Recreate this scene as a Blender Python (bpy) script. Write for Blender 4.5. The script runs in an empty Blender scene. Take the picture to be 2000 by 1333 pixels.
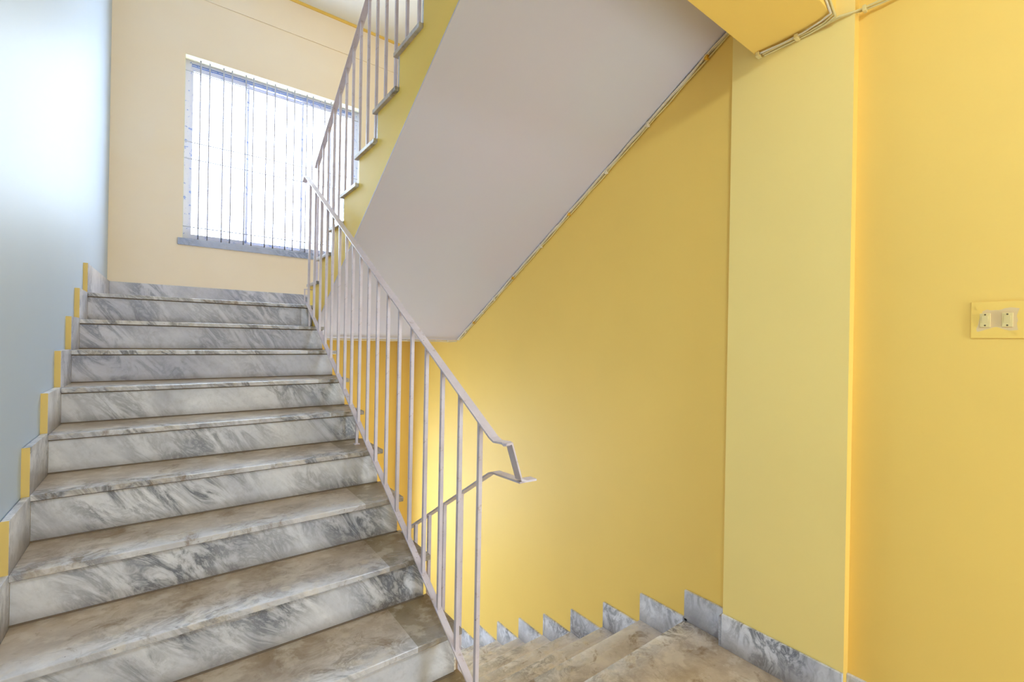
import bpy, bmesh, math, random
from mathutils import Vector, Matrix
random.seed(7)
scene = bpy.context.scene
COL = scene.collection

# ------------------------------------------------------------------ camera
yaw, pitch, roll, fpx = .6457, .0002, .0179, 899.0
Fw = Vector((math.sin(yaw)*math.cos(pitch), math.cos(yaw)*math.cos(pitch), math.sin(pitch)))
Rt = Vector((math.cos(yaw), -math.sin(yaw), 0))
Up = Rt.cross(Fw)
R2 = Rt*math.cos(roll) + Up*math.sin(roll)
U2 = -Rt*math.sin(roll) + Up*math.cos(roll)
cam_data = bpy.data.cameras.new('camera')
cam_data.sensor_fit = 'HORIZONTAL'
cam_data.sensor_width = 36.0
cam_data.lens = 36.0*fpx/2000.0
cam_data.clip_start = .02
cam = bpy.data.objects.new('camera', cam_data)
COL.objects.link(cam)
cam.matrix_world = Matrix(((R2.x, U2.x, -Fw.x, .3712), (R2.y, U2.y, -Fw.y, -3.6941), (R2.z, U2.z, -Fw.z, 1.404), (0, 0, 0, 1)))
scene.camera = cam

# ------------------------------------------------------------------ world: overcast daylight
world = bpy.data.worlds.new('overcast_daylight')
scene.world = world
world.use_nodes = True
bg = world.node_tree.nodes['Background']
bg.inputs[0].default_value = (.74, .87, 1.0, 1)
bg.inputs[1].default_value = 33.0

# exposure
scene.view_settings.view_transform = 'Standard'
scene.view_settings.look = 'None'
scene.view_settings.exposure = -1.0
scene.view_settings.gamma = 1.0
scene.view_settings.use_curve_mapping = False
scene.cycles.max_bounces = 14
scene.cycles.diffuse_bounces = 10
scene.cycles.use_denoising = True
scene.cycles.sample_clamp_indirect = 10

def portal(name, loc, rot, sx, sy):
    l = bpy.data.lights.new(name, 'AREA')
    l.shape = 'RECTANGLE'; l.size = sx; l.size_y = sy
    l.cycles.is_portal = True
    o = bpy.data.objects.new(name, l)
    COL.objects.link(o); o.location = loc; o.rotation_euler = rot
    return o
portal('window_daylight', (1.23, 1.40, 3.02), (-math.pi/2, 0, 0), 1.7, 1.75)
portal('window_daylight', (1.23, 1.40, -.28), (-math.pi/2, 0, 0), 1.7, 1.75)
portal('added_doorway_daylight', (2.125, -5.42, 1.10), (math.pi/2, 0, 0), 1.1, 2.4)
def lamp(name, loc, power, col, size=.28):
    l = bpy.data.lights.new(name, 'POINT')
    l.shadow_soft_size = .05; l.energy = power; l.color = col
    o = bpy.data.objects.new(name, l); COL.objects.link(o); o.location = loc
    return o
FILL_LAMPS = [((.45, -4.25, 3.12), 152, (.68, .84, 1.0)), ((1.75, -1.3, 4.655), 80, (.80, .90, 1.0))]  # added fill lamps; the first is placed to cast the pillar's shadow edge

# ------------------------------------------------------------------ materials
def srgb(r, g, b):
    f = lambda c: c/12.92 if c <= .04045 else ((c+.055)/1.055)**2.4
    return (f(r/255), f(g/255), f(b/255), 1)

class NT:
    def __init__(s, name):
        s.m = bpy.data.materials.new(name); s.m.use_nodes = True
        s.t = s.m.node_tree; s.b = s.t.nodes['Principled BSDF']
        s.tc = s.n('ShaderNodeTexCoord')
    def n(s, typ, **k):
        x = s.t.nodes.new(typ)
        for a, v in k.items(): setattr(x, a, v)
        return x
    def l(s, a, b): s.t.links.new(a, b)
    def val(s, sock, v):
        if hasattr(v, 'is_linked') or isinstance(v, bpy.types.NodeSocket): s.l(v, sock)
        else: sock.default_value = v
    def noise(s, vec, scale, detail=4, rough=.55, dist=0.0):
        x = s.n('ShaderNodeTexNoise'); s.l(vec, x.inputs['Vector'])
        x.inputs['Scale'].default_value = scale; x.inputs['Detail'].default_value = detail
        x.inputs['Roughness'].default_value = rough; x.inputs['Distortion'].default_value = dist
        return x.outputs['Fac']
    def ramp(s, fac, stops, interp='LINEAR'):
        x = s.n('ShaderNodeValToRGB'); s.l(fac, x.inputs[0]); x.color_ramp.interpolation = interp
        e = x.color_ramp.elements
        while len(e) < len(stops): e.new(.5)
        for i, (p, c) in enumerate(stops):
            e[i].position = p; e[i].color = c if len(c) == 4 else (*c, 1)
        return x.outputs[0]
    def mix(s, fac, a, b, blend='MIX'):
        x = s.n('ShaderNodeMix', data_type='RGBA', blend_type=blend)
        s.val(x.inputs[0], fac); s.val(x.inputs[6], a); s.val(x.inputs[7], b)
        return x.outputs[2]
    def math(s, op, a, b=0.0, clamp=False):
        x = s.n('ShaderNodeMath', operation=op, use_clamp=clamp)
        s.val(x.inputs[0], a); s.val(x.inputs[1], b)
        return x.outputs[0]
    def mapping(s, vec, scale=(1, 1, 1), rot=(0, 0, 0), loc=(0, 0, 0)):
        x = s.n('ShaderNodeMapping'); s.l(vec, x.inputs[0])
        x.inputs['Scale'].default_value = scale; x.inputs['Rotation'].default_value = rot
        s.val(x.inputs['Location'], loc)
        return x.outputs[0]
    def bump(s, h, strength=.2, dist=.005):
        x = s.n('ShaderNodeBump'); s.l(h, x.inputs['Height'])
        x.inputs['Strength'].default_value = strength; x.inputs['Distance'].default_value = dist
        s.l(x.outputs[0], s.b.inputs['Normal'])

def g(v): return (v, v, v, 1)

def paint(name, rgb, rough=.55, var=.05, rgb2=None, spec=.35):
    t = NT(name); v = t.tc.outputs['Object']
    n1 = t.noise(v, 1.3, 3, .5); base = srgb(*rgb)
    d = tuple(c*(1-var) for c in base[:3])+(1,)
    c = t.mix(t.ramp(n1, [(.35, g(0)), (.7, g(1))]), base, srgb(*rgb2) if rgb2 else d)
    t.l(c, t.b.inputs['Base Color'])
    t.b.inputs['Roughness'].default_value = rough
    t.b.inputs['Specular IOR Level'].default_value = spec
    n2 = t.noise(v, 90, 3, .6)
    t.bump(n2, .06, .002)
    return t.m

def marble(name, kind):
    """kind: riser / skirting / tread"""
    t = NT(name)
    oi = t.n('ShaderNodeObjectInfo')
    off = t.n('ShaderNodeCombineXYZ')
    t.l(t.math('MULTIPLY', oi.outputs['Random'], 31.0), off.inputs[0])
    t.l(t.math('MULTIPLY', oi.outputs['Random'], 17.0), off.inputs[1])
    ov = t.tc.outputs['Object']
    add = t.n('ShaderNodeVectorMath', operation='ADD'); t.l(ov, add.inputs[0]); t.l(off.outputs[0], add.inputs[1])
    v = add.outputs[0]
    st = t.mapping(v, (2.0, 2.0, 2.0), (0, math.radians(40), math.radians(8)))
    st2 = t.mapping(st, (1.0, 1.0, .32))
    soft = t.noise(st2, 2.0, 6, .62, .7)
    vein = t.noise(st2, 6.2, 9, .70, 1.2)
    patch = t.noise(v, 2.1, 2, .5)
    vm = t.ramp(vein, [(.43, g(0)), (.50, g(.45)), (.56, g(1)), (.62, g(.35)), (.7, g(0))])
    vm = t.math('MULTIPLY', vm, t.ramp(patch, [(.38, g(.10)), (.58, g(1))]))
    pale = 'pale' in name
    light, mid, dark = srgb(229, 230, 236), srgb(186, 188, 198), srgb(64, 70, 84)
    if pale: light, mid, dark = srgb(214, 215, 226), srgb(184, 186, 202), srgb(128, 133, 152)
    if 'sill' in name: light, mid, dark = srgb(190, 200, 226), srgb(170, 182, 212), srgb(120, 134, 170)
    c = t.mix(t.ramp(soft, [(.36, g(0)), (.66, g(1))]), light, mid)
    c = t.mix(t.math('MULTIPLY', vm, .85), c, dark)
    fine = t.noise(v, 38, 5, .7)
    c = t.mix(t.math('MULTIPLY', t.ramp(fine, [(.5, g(0)), (.75, g(1))]), .22), c, srgb(120, 115, 108))
    sep = t.n('ShaderNodeSeparateXYZ'); t.l(ov, sep.inputs[0])
    if kind == 'riser':
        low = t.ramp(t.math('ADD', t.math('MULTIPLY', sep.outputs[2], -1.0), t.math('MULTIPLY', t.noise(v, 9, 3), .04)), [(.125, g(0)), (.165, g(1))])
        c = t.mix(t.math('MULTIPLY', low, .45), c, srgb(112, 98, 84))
        t.b.inputs['Roughness'].default_value = .30
    elif kind == 'skirting':
        if not pale and 'sill' not in name:
            low = t.ramp(t.math('ADD', t.math('MULTIPLY', sep.outputs[2], -1.0), t.math('MULTIPLY', t.noise(v, 11, 4), .09)), [(.10, g(0)), (.20, g(1))])
            c = t.mix(t.math('MULTIPLY', low, .6), c, srgb(104, 90, 76))
        t.b.inputs['Roughness'].default_value = .3
    else:
        # foot wear: tan grime, thinner at the worn nosing to paint in window light too, splash spots
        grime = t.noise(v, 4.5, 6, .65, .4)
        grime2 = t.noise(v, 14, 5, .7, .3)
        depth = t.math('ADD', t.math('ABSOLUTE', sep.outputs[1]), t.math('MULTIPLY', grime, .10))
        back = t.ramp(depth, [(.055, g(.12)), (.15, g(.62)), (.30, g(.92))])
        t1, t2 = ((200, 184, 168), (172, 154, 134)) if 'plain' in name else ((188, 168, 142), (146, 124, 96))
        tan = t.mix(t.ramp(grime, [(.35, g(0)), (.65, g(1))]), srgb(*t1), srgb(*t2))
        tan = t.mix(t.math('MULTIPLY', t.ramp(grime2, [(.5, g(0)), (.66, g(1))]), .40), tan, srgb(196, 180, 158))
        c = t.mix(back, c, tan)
        vo = t.n('ShaderNodeTexVoronoi'); t.l(t.mapping(v, (9, 9, 1)), vo.inputs['Vector']); vo.inputs['Scale'].default_value = 1.0
        spot = t.ramp(t.math('ADD', vo.outputs['Distance'], t.math('MULTIPLY', grime2, .3)), [(.26, g(1)), (.36, g(0))])
        spot = t.math('MULTIPLY', spot, t.ramp(t.math('ADD', sep.outputs[0], t.math('MULTIPLY', patch, .6)), [(.85, g(0)), (1.0, g(1))]) if name != 'marble_floor' else .4)
        c = t.mix(t.math('MULTIPLY', spot, .55), c, srgb(205, 192, 172))
        if name == 'marble_tread':
            # darker infill stone at the railing end
            end = t.ramp(sep.outputs[0], [(.0, g(0)), (1.0, g(1))])
            e2 = t.math('GREATER_THAN', sep.outputs[0], 1.10)
            c = t.mix(t.math('MULTIPLY', e2, .55), c, srgb(112, 94, 50))
        stain = t.ramp(t.noise(v, 7, 7, .72, .8), [(.56, g(0)), (.66, g(1))])
        c = t.mix(t.math('MULTIPLY', stain, .6), c, srgb(112, 84, 44))
        blotch = t.ramp(t.noise(v, 10, 6, .6, .2), [(.53, g(0)), (.60, g(1))])
        c = t.mix(t.math('MULTIPLY', blotch, .38), c, srgb(214, 204, 190))
        pits = t.ramp(t.noise(v, 55, 2, .5), [(.74, g(0)), (.77, g(1))])
        c = t.mix(t.math('MULTIPLY', pits, .7), c, srgb(70, 50, 30))
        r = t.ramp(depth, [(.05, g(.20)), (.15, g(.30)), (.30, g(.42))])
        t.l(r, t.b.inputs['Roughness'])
        t.bump(grime2, .08, .004)
    t.l(c, t.b.inputs['Base Color'])
    return t.m

def metal_paint(name):
    t = NT(name); v = t.tc.outputs['Object']
    base = t.mix(t.ramp(t.noise(v, 8, 4, .6), [(.35, g(0)), (.7, g(1))]), srgb(214, 206, 216), srgb(198, 188, 198))
    base = t.mix(t.math('MULTIPLY', t.ramp(t.noise(v, 30, 6, .75), [(.58, g(0)), (.66, g(1))]), .5), base, srgb(158, 128, 112))
    spots = t.ramp(t.noise(v, 70, 2, .5), [(.775, g(0)), (.80, g(1))])
    c = t.mix(spots, base, srgb(60, 44, 40))
    t.l(c, t.b.inputs['Base Color']); t.b.inputs['Roughness'].default_value = .35
    t.bump(t.noise(v, 60, 4), .12, .002)
    return t.m

M = {}
M['yellow'] = paint('yellow_wall_paint', (236, 199, 102), .6, .05)
M['yellow_deep'] = paint('yellow_stair_paint', (248, 211, 96), .55, .06)
M['pillar'] = paint('pale_yellow_pillar_paint', (238, 213, 132), .55, .04)
M['peach'] = paint('cream_window_wall_paint', (243, 229, 208), .6, .05, (241, 223, 196))
M['white'] = paint('bluish_white_wall_paint', (180, 196, 216), .5, .03)
M['ceil'] = paint('white_ceiling_paint', (236, 239, 242), .6, .03)
M['soffit'] = paint('grey_white_soffit_paint', (201, 200, 210), .6, .03, (203, 196, 207))
M['reveal'] = paint('ivory_reveal_paint', (238, 232, 205), .5, .03)
M['riser'] = marble('marble_riser', 'riser')
M['skirt'] = marble('marble_skirting', 'skirting')
M['pale'] = marble('pale_marble_skirting', 'skirting')
M['riser_soft'] = marble('pale_marble_riser', 'riser')
M['sill'] = marble('bluish_marble_sill', 'skirting')
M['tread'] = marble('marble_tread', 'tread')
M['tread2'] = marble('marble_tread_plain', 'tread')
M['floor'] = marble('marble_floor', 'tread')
M['metal'] = metal_paint('chipped_white_metal_paint')
M['edge'] = paint('yellow_paint_on_skirting_edge', (232, 202, 122), .5, .15)
M['grout'] = paint('cement', (120, 105, 90), .8, .2)
M['cable'] = paint('white_cable_sheath', (222, 216, 206), .4, .12, (206, 190, 150))
M['cable_y'] = paint('paint_splashed_cable', (226, 206, 140), .4, .2)
M['clip_y'] = paint('yellow_painted_clip', (214, 160, 40), .5, .2)
M['grille'] = paint('pale_grille_paint', (180, 180, 195), .4, .06)
M['dark'] = paint('dark_screw_hole', (96, 78, 50), .6, .1)
M['plastic'] = paint('old_switch_plastic', (222, 202, 140), .35, .05)
M['door'] = paint('brown_door_frame_paint', (120, 90, 66), .4, .1)

def film():
    t = NT('window_frame_with_blue_film'); v = t.tc.outputs['Object']
    n = t.noise(v, 34, 3, .6)
    c = t.mix(t.ramp(n, [(.60, g(0)), (.64, g(1))]), srgb(214, 216, 232), srgb(140, 160, 215))
    t.l(c, t.b.inputs['Base Color']); t.b.inputs['Roughness'].default_value = .35
    return t.m
M['film'] = film()
M['track'] = paint('blue_window_track', (110, 140, 205), .4, .1)
def glass():
    t = NT('window_glass')
    out = t.t.nodes['Material Output']; tr = t.n('ShaderNodeBsdfTransparent'); gl = t.n('ShaderNodeBsdfGlossy')
    gl.inputs['Roughness'].default_value = .05
    mx = t.n('ShaderNodeMixShader'); mx.inputs[0].default_value = .06
    tr.inputs[0].default_value = (.97, .98, 1, 1)
    t.l(tr.outputs[0], mx.inputs[1]); t.l(gl.outputs[0], mx.inputs[2]); t.l(mx.outputs[0], out.inputs[0])
    return t.m
M['glass'] = glass()
def splashed():
    t = NT('plate_with_paint_overlap'); v = t.tc.outputs['Object']
    sep = t.n('ShaderNodeSeparateXYZ'); t.l(v, sep.inputs[0])
    n = t.math('MULTIPLY', t.math('SUBTRACT', t.noise(v, 16, 2, .5), .5), .05)
    ay = t.math('ADD', t.math('ABSOLUTE', sep.outputs[1]), n)
    az = t.math('ADD', t.math('ABSOLUTE', sep.outputs[2]), n)
    k = t.math('MAXIMUM', t.math('GREATER_THAN', ay, .043), t.math('GREATER_THAN', az, .033))
    c = t.mix(k, srgb(218, 190, 138), srgb(236, 199, 98))
    t.l(c, t.b.inputs['Base Color']); t.b.inputs['Roughness'].default_value = .4
    return t.m
M['splash'] = splashed()
def emit():
    t = NT('added_lamp_diffuser'); t.b.inputs['Emission Color'].default_value = (1, .95, .86, 1)
    t.b.inputs['Emission Strength'].default_value = 3; t.b.inputs['Base Color'].default_value = g(.8)
    return t.m
M['emit'] = emit()

# ------------------------------------------------------------------ mesh helpers
def bm_obj(name, bm, mat, parent=None, loc=(0, 0, 0), smooth=False, **props):
    bmesh.ops.recalc_face_normals(bm, faces=bm.faces[:])
    me = bpy.data.meshes.new(name); bm.to_mesh(me); bm.free()
    me.materials.append(mat)
    if smooth:
        for p in me.polygons: p.use_smooth = True
    o = bpy.data.objects.new(name, me); COL.objects.link(o)
    o.location = loc
    if parent: o.parent = parent
    for k, v in props.items(): o[k] = v
    return o

def add_box(bm, x0, x1, y0, y1, z0, z1, bev=0.0):
    r = bmesh.ops.create_cube(bm, size=1.0)
    for v in r['verts']:
        v.co = Vector(((x0+x1)/2+v.co.x*(x1-x0), (y0+y1)/2+v.co.y*(y1-y0), (z0+z1)/2+v.co.z*(z1-z0)))
    if bev:
        es = list({e for v in r['verts'] for e in v.link_edges})
        bmesh.ops.bevel(bm, geom=es, offset=bev, segments=2, affect='EDGES', profile=.6)

def box(name, b, mat, parent=None, bev=0.0, local=True, far=False, **props):
    """b = x0,x1,y0,y1,z0,z1 in world space; mesh origin at x0,y0,z1 so materials run from the front top edge"""
    bm = bmesh.new(); x0, x1, y0, y1, z0, z1 = b
    ox, oy, oz = (x0, y1 if far else y0, z1) if local else (0, 0, 0)
    add_box(bm, x0-ox, x1-ox, y0-oy, y1-oy, z0-oz, z1-oz, bev)
    return bm_obj(name, bm, mat, parent, (ox, oy, oz), **props)

def add_prism(bm, poly, x0, x1):
    """poly of (y,z) extruded along x"""
    a = [bm.verts.new((x0, y, z)) for y, z in poly]; b = [bm.verts.new((x1, y, z)) for y, z in poly]
    bm.faces.new(a); bm.faces.new(b[::-1])
    n = len(poly)
    for i in range(n): bm.faces.new((a[i], b[i], b[(i+1) % n], a[(i+1) % n]))

def prism(name, poly, x0, x1, mat, parent=None, bev=0, **props):
    bm = bmesh.new(); add_prism(bm, poly, x0, x1)
    bmesh.ops.triangulate(bm, faces=[f for f in bm.faces if len(f.verts) > 4], ngon_method='EAR_CLIP')
    return bm_obj(name, bm, mat, parent, **props)

def body(name, cols, low, x0, x1, mat, parent):
    """stair body: one column (y0, y1, top) per step over the slanting underside low(y)"""
    bm = bmesh.new()
    for ya, yb, top in cols:
        add_prism(bm, [(ya, low(ya)), (yb, low(yb)), (yb, top), (ya, top)], x0, x1)
    return bm_obj(name, bm, mat, parent)

def add_bar(bm, pts, wdir, w, t):
    """flat bar swept along pts; wdir = direction of its width"""
    pts = [Vector(p) for p in pts]; wd = Vector(wdir).normalized(); rings = []
    n = len(pts)
    for i, p in enumerate(pts):
        t0 = (pts[i]-pts[i-1]).normalized() if i else (pts[1]-pts[0]).normalized()
        t1 = (pts[i+1]-pts[i]).normalized() if i < n-1 else t0
        tan = (t0+t1).normalized(); nn = tan.cross(wd).normalized()
        s = 1/max(.5, (t0+t1).length/2)
        a, b = wd*(w/2), nn*(t/2*s)
        rings.append([bm.verts.new(p+q) for q in (a+b, a-b, -a-b, -a+b)])
    for r0, r1 in zip(rings, rings[1:]):
        for k in range(4): bm.faces.new((r0[k], r0[(k+1) % 4], r1[(k+1) % 4], r1[k]))
    bm.faces.new(rings[0]); bm.faces.new(rings[-1][::-1])

def bar(name, pts, wdir, w, t, mat, parent=None, **props):
    bm = bmesh.new(); o = Vector(pts[0]); add_bar(bm, [Vector(p)-o for p in pts], wdir, w, t)
    ob = bm_obj(name, bm, mat, parent, o, **props)
    return ob

def add_tube(bm, pts, r, seg=8):
    pts = [Vector(p) for p in pts]; rings = []; n = len(pts); ref = None
    for i, p in enumerate(pts):
        t0 = (pts[i]-pts[i-1]).normalized() if i else (pts[1]-pts[0]).normalized()
        t1 = (pts[i+1]-pts[i]).normalized() if i < n-1 else t0
        tan = (t0+t1).normalized()
        if ref is None:
            ref = Vector((0, 0, 1)) if abs(tan.z) < .9 else Vector((1, 0, 0))
        a = (ref-tan*ref.dot(tan)).normalized(); ref = a; b = tan.cross(a)
        rings.append([bm.verts.new(p+(a*math.cos(k*2*math.pi/seg)+b*math.sin(k*2*math.pi/seg))*r) for k in range(seg)])
    for r0, r1 in zip(rings, rings[1:]):
        for k in range(seg): bm.faces.new((r0[k], r0[(k+1) % seg], r1[(k+1) % seg], r1[k]))
    bm.faces.new(rings[0]); bm.faces.new(rings[-1][::-1])

def tube(name, pts, r, mat, parent=None, seg=8, **props):
    bm = bmesh.new(); o = Vector(pts[0]); add_tube(bm, [Vector(p)-o for p in pts], r, seg)
    return bm_obj(name, bm, mat, parent, o, smooth=True, **props)

def empty(name, loc, label=None, cat=None, group=None, kind=None):
    o = bpy.data.objects.new(name, None); COL.objects.link(o); o.location = loc; o.empty_display_size = .1
    if label: o['label'] = label
    if cat: o['category'] = cat
    if group: o['group'] = group
    if kind: o['kind'] = kind
    return o

def adopt(root):
    """keep world positions of the children of an empty that is not at the origin"""
    for c in [o for o in bpy.data.objects if o.parent == root]:
        c.location = Vector(c.location)-Vector(root.location)

ST = dict(kind='structure')
# ------------------------------------------------------------------ levels
ZF = -.035        # near landing
ZM = 1.648        # middle landing
YW = 1.142        # window wall
XW = 2.567        # right wall
XR, XC = 1.281, 1.243
ZC = 4.655
YB = -5.2         # back wall
ZL = -1.70        # lower landing

# ------------------------------------------------------------------ room shell
# left wall runs very slightly out of square
bm = bmesh.new()
vs = [(-.026, YB), (-.021, 0.0), (-.002, YW), (-.25, YW), (-.25, YB)]
lo = [bm.verts.new((x, y, -2.0)) for x, y in vs]; hi = [bm.verts.new((x, y, 5.0)) for x, y in vs]
bm.faces.new(lo); bm.faces.new(hi[::-1])
for i in range(5): bm.faces.new((lo[i], hi[i], hi[(i+1) % 5], lo[(i+1) % 5]))
bm_obj('wall_left', bm, M['white'], **ST)
box('wall_right', (XW, XW+.2, YB, YW+.2, -2.0, 5.0), M['yellow'], local=False, **ST)

def wall_with_hole(name, y0, y1, x0, x1, z0, z1, holes, mat):
    bm = bmesh.new()
    zs = z0
    for (hx0, hx1, hz0, hz1) in holes:
        add_box(bm, x0, x1, y0, y1, zs, hz0)
        add_box(bm, x0, hx0, y0, y1, hz0, hz1); add_box(bm, hx1, x1, y0, y1, hz0, hz1)
        zs = hz1
    add_box(bm, x0, x1, y0, y1, zs, z1)
    return bm_obj(name, bm, mat, **ST)
WX0, WX1, WZ0, WZ1 = .473, 1.99, 2.235, 3.812
DZ = 3.30
wall_with_hole('wall_far', YW, YW+.2, -.02, XW, -2.0, 1.40, [(WX0, WX1, WZ0-DZ, WZ1-DZ)], M['yellow'])
wall_with_hole('wall_far', YW, YW+.2, -.02, XW, 1.40, 5.0, [(WX0, WX1, WZ0, WZ1)], M['peach'])
# shallow plaster step above the window (lintel beam)
box('trim_1', (-.002, XW, YW-.008, YW, 4.32, ZC), M['peach'], bev=.003, local=False, **ST)
box('trim_2', (-.002, XW, YW-.016, YW, ZC-.028, ZC), M['yellow'], local=False, **ST)
box('ceiling', (-.25, XW+.2, YB, YW+.2, ZC, ZC+.15), M['ceil'], local=False, **ST)
# corner pier under the middle landing
box('wall_corner_pier', (2.42, XW, YW-.05, YW, -2.0, 1.40), M['yellow'], local=False, **ST)
# back wall with an added, unseen doorway, placed and sized for fill daylight
wall_with_hole('wall_back', YB-.2, YB, -.25, XW+.2, -2.0, 5.0, [(1.85, 2.40, ZF, 2.15)], M['yellow'])
d = empty('door_added', (2.125, YB, ZF), kind='structure')
for nm, b in (('added_door_jamb', (1.85, 1.90, YB-.16, YB+.01, ZF, 2.10)), ('added_door_jamb', (2.35, 2.40, YB-.16, YB+.01, ZF, 2.10)), ('added_door_head', (1.85, 2.40, YB-.16, YB+.01, 2.10, 2.15))):
    box(nm, b, M['door'], d, .004)
adopt(d)
# wall pillar on the right
box('wall_pillar', (2.520, XW+.01, -3.046, -2.556, ZF, 3.12), M['pillar'], local=False, **ST)
pil = bpy.data.objects['wall_pillar']; pil.data.materials.append(M['yellow'])
for f in pil.data.polygons:
    if f.normal.y < -.9: f.material_index = 1
# near landing, upper landing (ceiling over the camera), its edge beam
box('floor', (-.03, XW, YB, -2.333, ZF-.022, ZF), M['floor'], bev=.003, far=True, **ST)
box('floor_slab', (-.03, XW, YB, -2.36, ZF-.24, ZF-.022), M['yellow'], local=False, **ST)
box('ceiling_landing', (-.02, XW, YB, -2.90, 3.12, 3.28), M['ceil'], local=False, **ST)
box('ceiling_beam', (-.02, XW, -2.98, -2.665, 2.735, 3.28), M['yellow'], bev=.004, local=False, **ST)
# middle landing
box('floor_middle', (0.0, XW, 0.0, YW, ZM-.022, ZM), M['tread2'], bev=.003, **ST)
box('floor_middle_slab', (0.0, XW, .06, YW, 1.403, ZM-.022), M['soffit'], local=False, **ST)
# lower landing
box('floor_lower', (0.0, XW, .40, YW, ZL-.02, ZL), M['floor'], **ST)
box('floor_lower_base', (-.03, XW, YB, YW, ZL-.25, ZL-.02), M['soffit'], local=False, **ST)

# baseboards
bm = bmesh.new()
q = [(-.021, .13), (0.0, .13), (.013, YW), (-.002, YW)]
lo = [bm.verts.new((x, y, 0)) for x, y in q]; hi = [bm.verts.new((x, y, 1.822-ZM)) for x, y in q]
bm.faces.new(lo[::-1]); bm.faces.new(hi)
for i in range(4): bm.faces.new((lo[i], lo[(i+1) % 4], hi[(i+1) % 4], hi[i]))
bm_obj('baseboard_left', bm, M['pale'], None, (0, 0, ZM), **ST)
box('baseboard_far', (0.013, XW, YW-.014, YW, ZM, 1.822), M['pale'], bev=.002, **ST)
box('baseboard_far_lower', (0.006, 2.42, YW-.014, YW, ZL, ZL+.15), M['skirt'], bev=.002, **ST)
box('baseboard_pillar', (2.507, 2.520, -3.046, -2.556, ZF, .120), M['skirt'], bev=.002, **ST)
box('baseboard_pillar', (2.507, XW, -2.556, -2.543, ZF, .108), M['skirt'], bev=.002, **ST)
box('baseboard_right', (2.553, XW, YB, -3.046, ZF, .105), M['skirt'], bev=.002, **ST)
box('baseboard_landing', (-.022, -.006, YB, -2.50, ZF, .12), M['skirt'], bev=.002, **ST)

# ------------------------------------------------------------------ staircases
# ascending flight on the left: nosing positions from the top step down
Y1 = [-.002, -.305, -.560, -.830, -1.102, -1.395, -1.658, -1.942, -2.208, -2.485]
Z1 = [ZM, 1.481, 1.320, 1.156, .993, .832, .660, .494, .318, .150]
s1 = empty('staircase', (0.0, Y1[9], ZF), 'veined grey marble staircase climbing at left from the near landing to the window', 'staircase')
TH = .022; OV = .018
for i in range(0, 10):
    y, z = Y1[i], Z1[i]
    if i > 0:
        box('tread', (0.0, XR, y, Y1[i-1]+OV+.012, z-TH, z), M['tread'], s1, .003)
    zb = Z1[i+1] if i < 9 else ZF
    box('riser', (0.0, XR-.022, y+OV, y+OV+.016, zb-.004 if i < 9 else zb, z-TH), M['riser_soft' if i < 3 else 'riser'], s1, .001)
    # bedding mortar line under the nosing
    box('mortar_joint', (0.0, XR-.022, y+OV-.004, y+OV+.004, z-TH-.005, z-TH), M['grout'], s1)
    # dirty joint where the riser meets the tread below
    box('mortar_joint', (0.0, XR-.022, y+OV-.005, y+OV+.002, zb, zb+.005), M['grout'], s1)
    # stepped skirting on the left wall, its raw front edge painted yellow
    if i > 0:
        hz = z+.168
        sk = box('skirting_tile', (-.020, 0.0, y+.003, Y1[i-1]+OV, z-TH*.2, hz), M['pale' if i < 4 else 'skirt'], s1, .0015)
    else:
        hz = 1.822
        sk = box('skirting_tile', (-.022, 0.0, y+.003, y+.13, z, hz), M['pale'], s1, .0015)
    box('painted_edge', (-.024, -.001, y, y+.003, z-(TH+.0 if i else 0), hz), M['edge'], sk, label='yellow painted front edge of the skirting tile')
    for o in sk.children: o.location = Vector(o.location)-Vector(sk.location)
cols = [(Y1[0]+.034, .30, ZM-TH)]+[(Y1[i]+.034, Y1[i-1]+.034, Z1[i]-TH) for i in range(1, 10)]
body('stair_body', cols, lambda y: max(ZF-.2, min(1.403, 1.403+.6*(y-.06))), -.015, XR-.022, M['yellow_deep'], s1)
adopt(s1)

# descending flight on the right
YD = [-2.333, -2.053, -1.780, -1.500, -1.225, -.945, -.665, -.39, -.115, .16, .43]
ZD = [ZF, -.172, -.349, -.526, -.690, -.857, -1.024, -1.192, -1.36, -1.528, ZL]
s2 = empty('staircase', (XR+.01, YD[0], ZF), 'worn marble staircase going down along the yellow wall at lower right', 'staircase')
XD = 1.266
box('riser', (XD+.004, XW, YD[0]-OV-.016, YD[0]-OV, ZD[1], ZF-TH), M['riser'], s2)
box('skirting_tile', (2.553, XW, -2.545, YD[0]+.002, ZF, ZF+.156), M['skirt'], s2, .0015)
for j in range(1, 10):
    y, z = YD[j], ZD[j]
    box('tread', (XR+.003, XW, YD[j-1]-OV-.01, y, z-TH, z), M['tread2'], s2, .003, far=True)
    box('riser', (XD+.004, XW, y-OV-.016, y-OV, ZD[j+1], z-TH), M['riser'], s2)
    box('skirting_tile', (2.553, XW, YD[j-1]-OV, y+.001, z-.004, z+.150), M['skirt'], s2, .0015)
cols = [(YD[j-1]-.034, YD[j]-.034, ZD[j]-TH) for j in range(1, 11)]
body('stair_body', cols, lambda y: max(ZL-.02, ZD[0]-.30-.6*(y-YD[0])), XD+.004, XW, M['yellow_deep'], s2)
adopt(s2)

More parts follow.
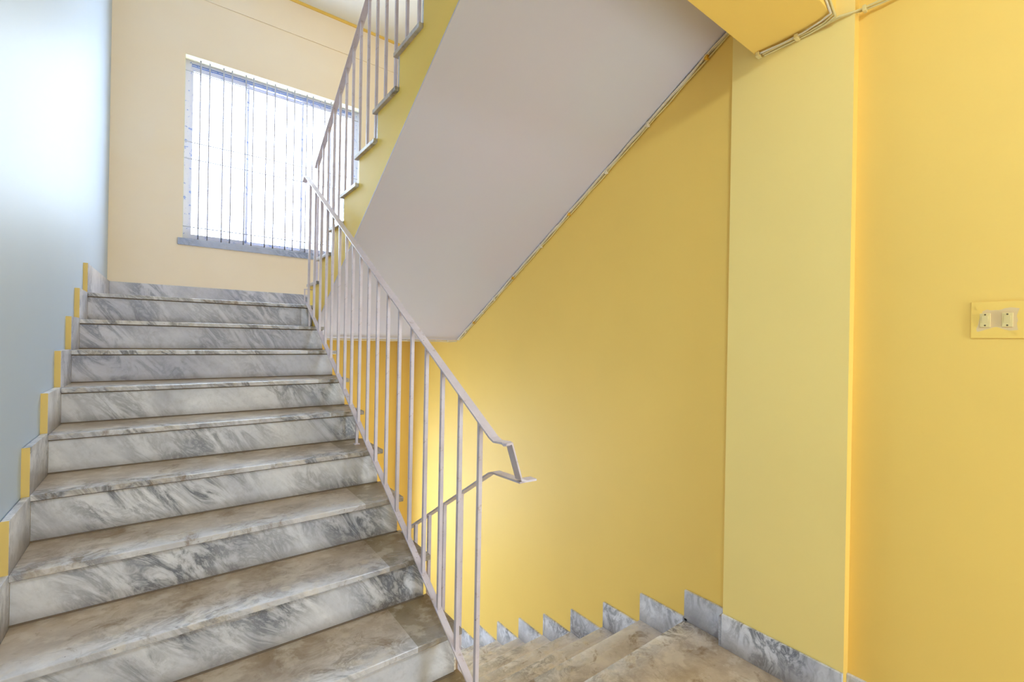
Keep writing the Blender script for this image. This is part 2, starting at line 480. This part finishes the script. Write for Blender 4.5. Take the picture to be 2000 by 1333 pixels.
# upper flight on the right, climbing back over the camera
s3 = empty('staircase', (1.26, .14, ZM), 'upper staircase with yellow side and smooth grey white underside', 'staircase')
YU = [.137-.2745*k for k in range(10)]; ZU = [ZM+.1655*(k+1) for k in range(10)]
YU[:7] = [.137, -.135, -.422, -.686, -.960, -1.250, -1.528]
ZU[:7] = [1.818, 1.985, 2.146, 2.314, 2.476, 2.634, 2.806]
for k in range(10):
    y, z = YU[k], ZU[k]
    yn = YU[k+1] if k < 9 else YU[k]-.2
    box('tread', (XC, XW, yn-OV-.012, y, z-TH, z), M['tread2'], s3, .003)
    zb = ZU[k-1] if k else ZM
    box('riser', (XC+.020, XW, y-OV-.016, y-OV, zb, z-TH), M['riser'], s3)
sof = lambda y: 1.438-.600*y
cols = [(.062, YU[0]-.034, ZU[0]-TH), (YU[1]-.034, .062, ZU[0]-TH)]+[(YU[k]-.034, YU[k-1]-.034, ZU[k-1]-TH) for k in range(2, 10)]+[(-2.664, YU[9]-.034, ZU[9]-TH)]
body('stair_body', cols, lambda y: max(1.413, sof(y)+.010), XC+.020, XW, M['yellow_deep'], s3)
prism('soffit', [(.060, 1.403), (.060, 1.413), (-2.664, sof(-2.664)+.010), (-2.664, sof(-2.664))], XC+.0195, XW, M['soffit'], s3)
adopt(s3)
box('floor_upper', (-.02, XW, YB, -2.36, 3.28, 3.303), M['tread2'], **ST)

# ------------------------------------------------------------------ railings
def line(p, q):
    s = (q[1]-p[1])/(q[0]-p[0])
    return lambda y: p[1]+s*(y-p[0])
def baluster(x, y, z0, z1, parent):
    bm = bmesh.new()
    add_box(bm, -.0072, .0072, -.0072, .0072, 0, z1-z0, .0012)
    return bm_obj('baluster', bm, M['metal'], parent, (x, y, z0))

# rail 1 : ascending flight
r1 = empty('stair_railing', (1.205, -2.42, ZF), 'chipped white metal railing running down the middle beside the left marble steps', 'railing')
XA = 1.205
top1 = line((.012, 2.614), (-2.51, 1.092)); bot1 = line((-.075, 1.655), (-2.385, .258))
bar('handrail', [(XA, .075, 2.588), (XA, .035, 2.615), (XA, .012, 2.614), (XA, -1.25, top1(-1.25)), (XA, -2.500, top1(-2.500)), (XA, -2.522, 1.090), (XA, -2.567, 1.094), (XA+.002, -2.578, 1.088)],
    (1, 0, 0), .034, .006, M['metal'], r1)
bar('bottom_rail', [(XA, -.060, 1.664), (XA, -2.44, bot1(-2.44)), (XA, -2.475, bot1(-2.475)-.0)], (1, 0, 0), .025, .006, M['metal'], r1)
yb = [-2.422, -2.293, -2.160, -2.026, -1.889, -1.757, -1.622, -1.489, -1.362, -1.232, -1.103, -.980, -.846, -.700, -.566, -.420, -.262, -.105]
for k, y in enumerate(yb):
    z0 = bot1(y)-.001 if k else ZF+.01
    baluster(XA, y, bot1(y)-.001 if k else ZF, top1(y)-.001, r1)
for y, zf in ((-1.209, .832), (-2.455, ZF), (-.135, ZM-.167)):
    bm = bmesh.new(); h = bot1(y)-zf
    add_box(bm, -.006, .006, -.006, .006, 0, h, .001); add_box(bm, -.014, .014, -.012, .012, 0, .004)
    bm_obj('floor_post', bm, M['metal'], r1, (XA, y, zf))
# drop link that ties this handrail to the lower one
bar('connecting_link', [(1.190, -2.573, 1.093), (1.214, -2.571, 1.094), (1.272, -2.548, .968), (1.288, -2.552, .962), (1.322, -2.560, .964)], (0, 1, 0), .032, .006, M['metal'], r1)
# bracket on the middle landing at the top end
bar('end_bracket', [(XA, -.075, 1.663), (XA, -.040, 1.664), (XA, .02, 1.664)], (1, 0, 0), .030, .006, M['metal'], r1)
bar('end_bracket', [(XA-.004, .0, 1.665), (XA-.004, .0, 1.765), (XA+.04, .02, 1.768), (XA+.085, .06, 1.768)], (0, 1, 0), .012, .006, M['metal'], r1)
adopt(r1)

# rail 2 : upper flight
XB = 1.282
r2 = empty('stair_railing', (XB, .02, ZM), 'pale metal railing on the upper flight, rising in front of the window', 'railing')
top2 = line((-.02, 2.752), (-1.00, 3.336)); nos2 = line((.137, 1.818), (-1.528, 2.806))
bar('handrail', [(XB, .070, 2.708), (XB, .045, 2.706), (XB, .015, 2.730), (XB, -1.25, top2(-1.25)), (XB, -2.40, top2(-2.40))], (1, 0, 0), .034, .006, M['metal'], r2)
bot2 = lambda y: nos2(y)+.055
def tread_z(y):
    z = ZM
    for k in range(10):
        if y < YU[k]: z = ZU[k]
    return z
for k in range(18):
    y = -.010-.1325*k
    baluster(XB, y, tread_z(y), top2(y)-.001, r2)
adopt(r2)

# rail 3 : descending flight
XE = 1.325
XE = 1.290
r3 = empty('stair_railing', (XE, -2.35, ZF-.2), 'lower metal railing dropping away beside the descending marble steps', 'railing')
top3 = line((-2.378, .948), (-1.735, .544)); 
bot3 = lambda y: top3(y)-.86
bar('handrail', [(XE, -2.552, .956), (XE, -2.395, .950), (XE, -2.375, .944), (XE, -1.0, top3(-1.0)), (XE, .20, top3(.20))], (1, 0, 0), .034, .006, M['metal'], r3)
bar('bottom_rail', [(XE, -2.30, bot3(-2.30)), (XE, -1.0, bot3(-1.0)), (XE, .20, bot3(.20))], (1, 0, 0), .025, .006, M['metal'], r3)
for k in range(17):
    y = -2.168+.1305*k
    baluster(XE, y, bot3(y), top3(y)-.001, r3)
for y, j in ((-2.20, 1), (-1.10, 5), (.02, 9)):
    bm = bmesh.new(); add_box(bm, -.006, .006, -.006, .006, 0, bot3(y)-ZD[j])
    bm_obj('floor_post', bm, M['metal'], r3, (XE+.02, y, ZD[j]))
adopt(r3)

# ------------------------------------------------------------------ windows
def window(name, dz, visible=True):
    w = empty(name, (WX0, YW, WZ0+dz), kind='structure')
    z0, z1 = WZ0+dz, WZ1+dz
    yf0, yf1 = 1.235, 1.30
    bm = bmesh.new()
    add_box(bm, WX0, WX0+.045, yf0, yf1, z0, z1); add_box(bm, WX1-.045, WX1, yf0, yf1, z0, z1)
    add_box(bm, WX0+.045, WX1-.045, yf0, yf1, z1-.062, z1); add_box(bm, WX0+.045, WX1-.045, yf0, yf1, z0, z0+.028)
    bm_obj('window_frame', bm, M['film'], w)
    # sliding tracks on the head
    bm = bmesh.new()
    for k in range(2): add_box(bm, WX0+.05, WX1-.05, yf0-.004, yf0, z1-.052+k*.016, z1-.045+k*.016)
    bm_obj('slide_track', bm, M['track'], w)
    xs = [WX0+.045, .958, 1.435, WX1-.045]
    for k in range(3):
        yk = yf0+.006+.02*(k % 2); a, b = xs[k]-(.012 if k else 0), xs[k+1]+(.012 if k < 2 else 0)
        bm = bmesh.new(); f = .020
        add_box(bm, a, a+f, yk, yk+.018, z0+.028, z1-.062); add_box(bm, b-f, b, yk, yk+.018, z0+.028, z1-.062)
        add_box(bm, a+f, b-f, yk, yk+.018, z0+.028, z0+.058); add_box(bm, a+f, b-f, yk, yk+.018, z1-.088, z1-.062)
        s = bm_obj('sash', bm, M['film'], w)
        box('pane', (a+f, b-f, yk+.007, yk+.011, z0+.058, z1-.088), M['glass'], s)
    box('window_sill', (WX0-.03, WX1+.03, YW-.012, yf0, z0-.058 if visible else z0-.03, z0), M['sill'], w, .002)
    bm = bmesh.new(); t = .004
    add_box(bm, WX0, WX0+t, YW+.001, yf0, z0, z1); add_box(bm, WX1-t, WX1, YW+.001, yf0, z0, z1); add_box(bm, WX0+t, WX1-t, YW+.001, yf0, z1-t, z1)
    bm_obj('reveal', bm, M['reveal'], w)
    adopt(w)
    return w
window('window_1', 0)
window('window_2', -DZ, False)

gr = empty('window_grille', (WX0, 1.19, WZ0), 'thin pale metal security grille of upright bars inside the stair window', 'grille')
gx = [.587, .654, .759, .824, .933, .995, 1.105, 1.175, 1.280, 1.347, 1.46, 1.517, 1.629, 1.690, 1.74, 1.79, 1.85, 1.90]
for x in gx: tube('upright_bar', [(x, 1.19, WZ0), (x, 1.19, WZ1-.002)], .0056, M['grille'], gr, 6)
for z in (2.345, 2.935, 3.080, 3.690): tube('cross_bar', [(WX0+.003, 1.185, z), (WX1-.003, 1.185, z)], .0045, M['grille'], gr, 6)
adopt(gr)

# ------------------------------------------------------------------ surface wiring
def wavy(path, n, amp, seed, off=(0, 0, 0)):
    rnd = random.Random(seed); out = []
    P = [Vector(p) for p in path]; L = [0]
    for a, b in zip(P, P[1:]): L.append(L[-1]+(b-a).length)
    ph = [rnd.uniform(0, 6.28) for _ in range(4)]
    for i in range(n+1):
        s = L[-1]*i/n; k = 0
        while k < len(P)-2 and s > L[k+1]: k += 1
        u = (s-L[k])/(L[k+1]-L[k]); p = P[k].lerp(P[k+1], u)
        w = amp*(math.sin(s*17+ph[0])+.6*math.sin(s*41+ph[1]))
        w2 = amp*(math.sin(s*23+ph[2])+.5*math.sin(s*33+ph[3]))
        out.append(p+Vector(off)+Vector((w*.3, w*.4, w2)))
    return out
def cable_run(label, path, offs, n, clips, clipbox, amp, r, mats, clipmats, group):
    root = empty('cable_run', path[0], label, 'cable', group)
    for k, o in enumerate(offs):
        tube('cable', wavy(path, n, amp, 11+k*7, o), r, M[mats[k % len(mats)]], root, 6)
    for k, c in enumerate(clips):
        bm = bmesh.new(); a = clipbox
        add_box(bm, -a[0], a[0], -a[1], a[1], -a[2], a[2], .003)
        bm_obj('cable_clip', bm, M[clipmats[k % len(clipmats)]], root, c)
    adopt(root)
    return root
# along the soffit / right wall edge
sx = XW-.016
ys = [.03, -.2, -.5, -1.0, -1.5, -2.0, -2.3, -2.60]
cl = [-.10, -.235, -.375, -.545, -.80, -1.13, -1.42, -1.745, -2.05, -2.405]
cable_run('white cables clipped along the slanting joint between grey soffit and yellow wall',
          [(sx, y, sof(y)-.010) for y in ys], [(0, 0, .0), (.006, 0, -.011), (-.009, 0, -.001)], 130,
          [(sx, y, sof(y)-.014) for y in cl], (.012, .008, .013), .0022, .0048, ['cable', 'cable_y', 'cable'], ['cable', 'clip_y', 'cable', 'cable', 'clip_y'], 'surface cables of the stairwell')
cable_run('thin white cable along the level lower edge of the landing above the orange wall',
          [(XW-.02, .05, 1.397), (1.9, .05, 1.397), (1.27, .05, 1.399)], [(0, 0, 0), (0, 0, -.008)], 60,
          [(x, .05, 1.394) for x in (2.45, 2.33, 2.05, 1.75, 1.5)], (.006, .006, .009), .0012, .0035, ['cable', 'cable'], ['cable'], 'surface cables of the stairwell')
cable_run('twisted pale cables under the yellow ceiling beam, bending away at its far corner',
          [(2.508, -2.70, 2.722), (2.506, -2.80, 2.722), (2.504, -2.88, 2.722), (2.49, -2.95, 2.724), (2.47, -2.99, 2.726), (2.40, -2.992, 2.76), (2.34, -2.992, 2.82), (2.30, -2.992, 2.95), (2.30, -2.992, 3.10)],
          [(0, 0, 0), (-.012, .006, 0), (.008, -.004, -.006)], 110, [(2.504, -2.685, 2.722), (2.502, -2.845, 2.720)], (.016, .008, .010), .0014, .0045, ['cable_y', 'cable'], ['cable_y'], 'surface cables of the stairwell')
cable_run('pair of yellowed cables running on along the ceiling edge above the right wall',
          [(2.510, -2.90, 2.718), (2.506, -3.00, 2.722), (2.535, -3.06, 2.724), (2.548, -3.2, 2.728), (2.550, -4.6, 2.730)],
          [(0, 0, 0), (-.010, 0, .002)], 90, [(2.530, -3.075, 2.724), (2.55, -3.5, 2.728)], (.012, .006, .012), .0014, .0045, ['cable_y'], ['cable_y'], 'surface cables of the stairwell')

# ------------------------------------------------------------------ switch box on the right wall
sw = empty('switch_plate', (XW, -3.447, 1.503), 'square switch plate with two rocker switches, edges smeared with wall paint', 'light switch')
bm = bmesh.new(); add_box(bm, -.006, 0, -.066, .066, -.061, .061, .002)
pl = bm_obj('cover_plate', bm, M['splash'], sw)
for yy in (.031, -.020):
    bm = bmesh.new(); add_box(bm, -.010, -.005, yy-.0125, yy+.0125, -.024, .022, .0012)
    s = bm_obj('switch_housing', bm, M['plastic'], sw)
    bm = bmesh.new(); add_prism(bm, [(-.0125, -.010), (.0125, -.015), (.0125, -.008), (-.0125, -.008)], yy-.0075, yy+.0075)
    for v in bm.verts: v.co = Vector((v.co.z, v.co.x, v.co.y))
    bm_obj('rocker', bm, M['plastic'], s)
    for zz in (-.0185, .0175):
        bm = bmesh.new(); bmesh.ops.create_cone(bm, cap_ends=True, segments=12, radius1=.0026, radius2=.0026, depth=.001)
        for v in bm.verts: v.co = Vector((v.co.z-.0103, v.co.x+yy, v.co.y+zz))
        bm_obj('screw_hole', bm, M['dark'], s)
for yy, zz in ((.049, .040), (-.042, -.044)):
    bm = bmesh.new(); bmesh.ops.create_cone(bm, cap_ends=True, segments=16, radius1=.0050, radius2=.0040, depth=.002)
    for v in bm.verts: v.co = Vector((v.co.z-.007, v.co.x+yy, v.co.y+zz))
    bm_obj('screw_cap', bm, M['splash'], sw)

# ------------------------------------------------------------------ ceiling lamps added out of view as fill light
for k, (p, e, c) in enumerate(FILL_LAMPS):
    lt = empty('added_ceiling_lamp', p, ['added round white fill lamp over the near landing, out of view', 'added round white fill lamp on the top ceiling, out of view'][k], 'lamp')
    bm = bmesh.new(); bmesh.ops.create_cone(bm, cap_ends=True, segments=32, radius1=.15, radius2=.16, depth=.03)
    for v in bm.verts: v.co.z -= .015
    bm_obj('added_lamp_base', bm, M['ceil'], lt)
    bm = bmesh.new(); bmesh.ops.create_uvsphere(bm, u_segments=24, v_segments=8, radius=.14)
    for v in bm.verts: v.co.z = min(v.co.z, 0)*.3-.03
    bm_obj('added_lamp_shade', bm, M['emit'], lt, smooth=True)
    lamp('added_lamp_light', (p[0], p[1], p[2]-.14), e, c)
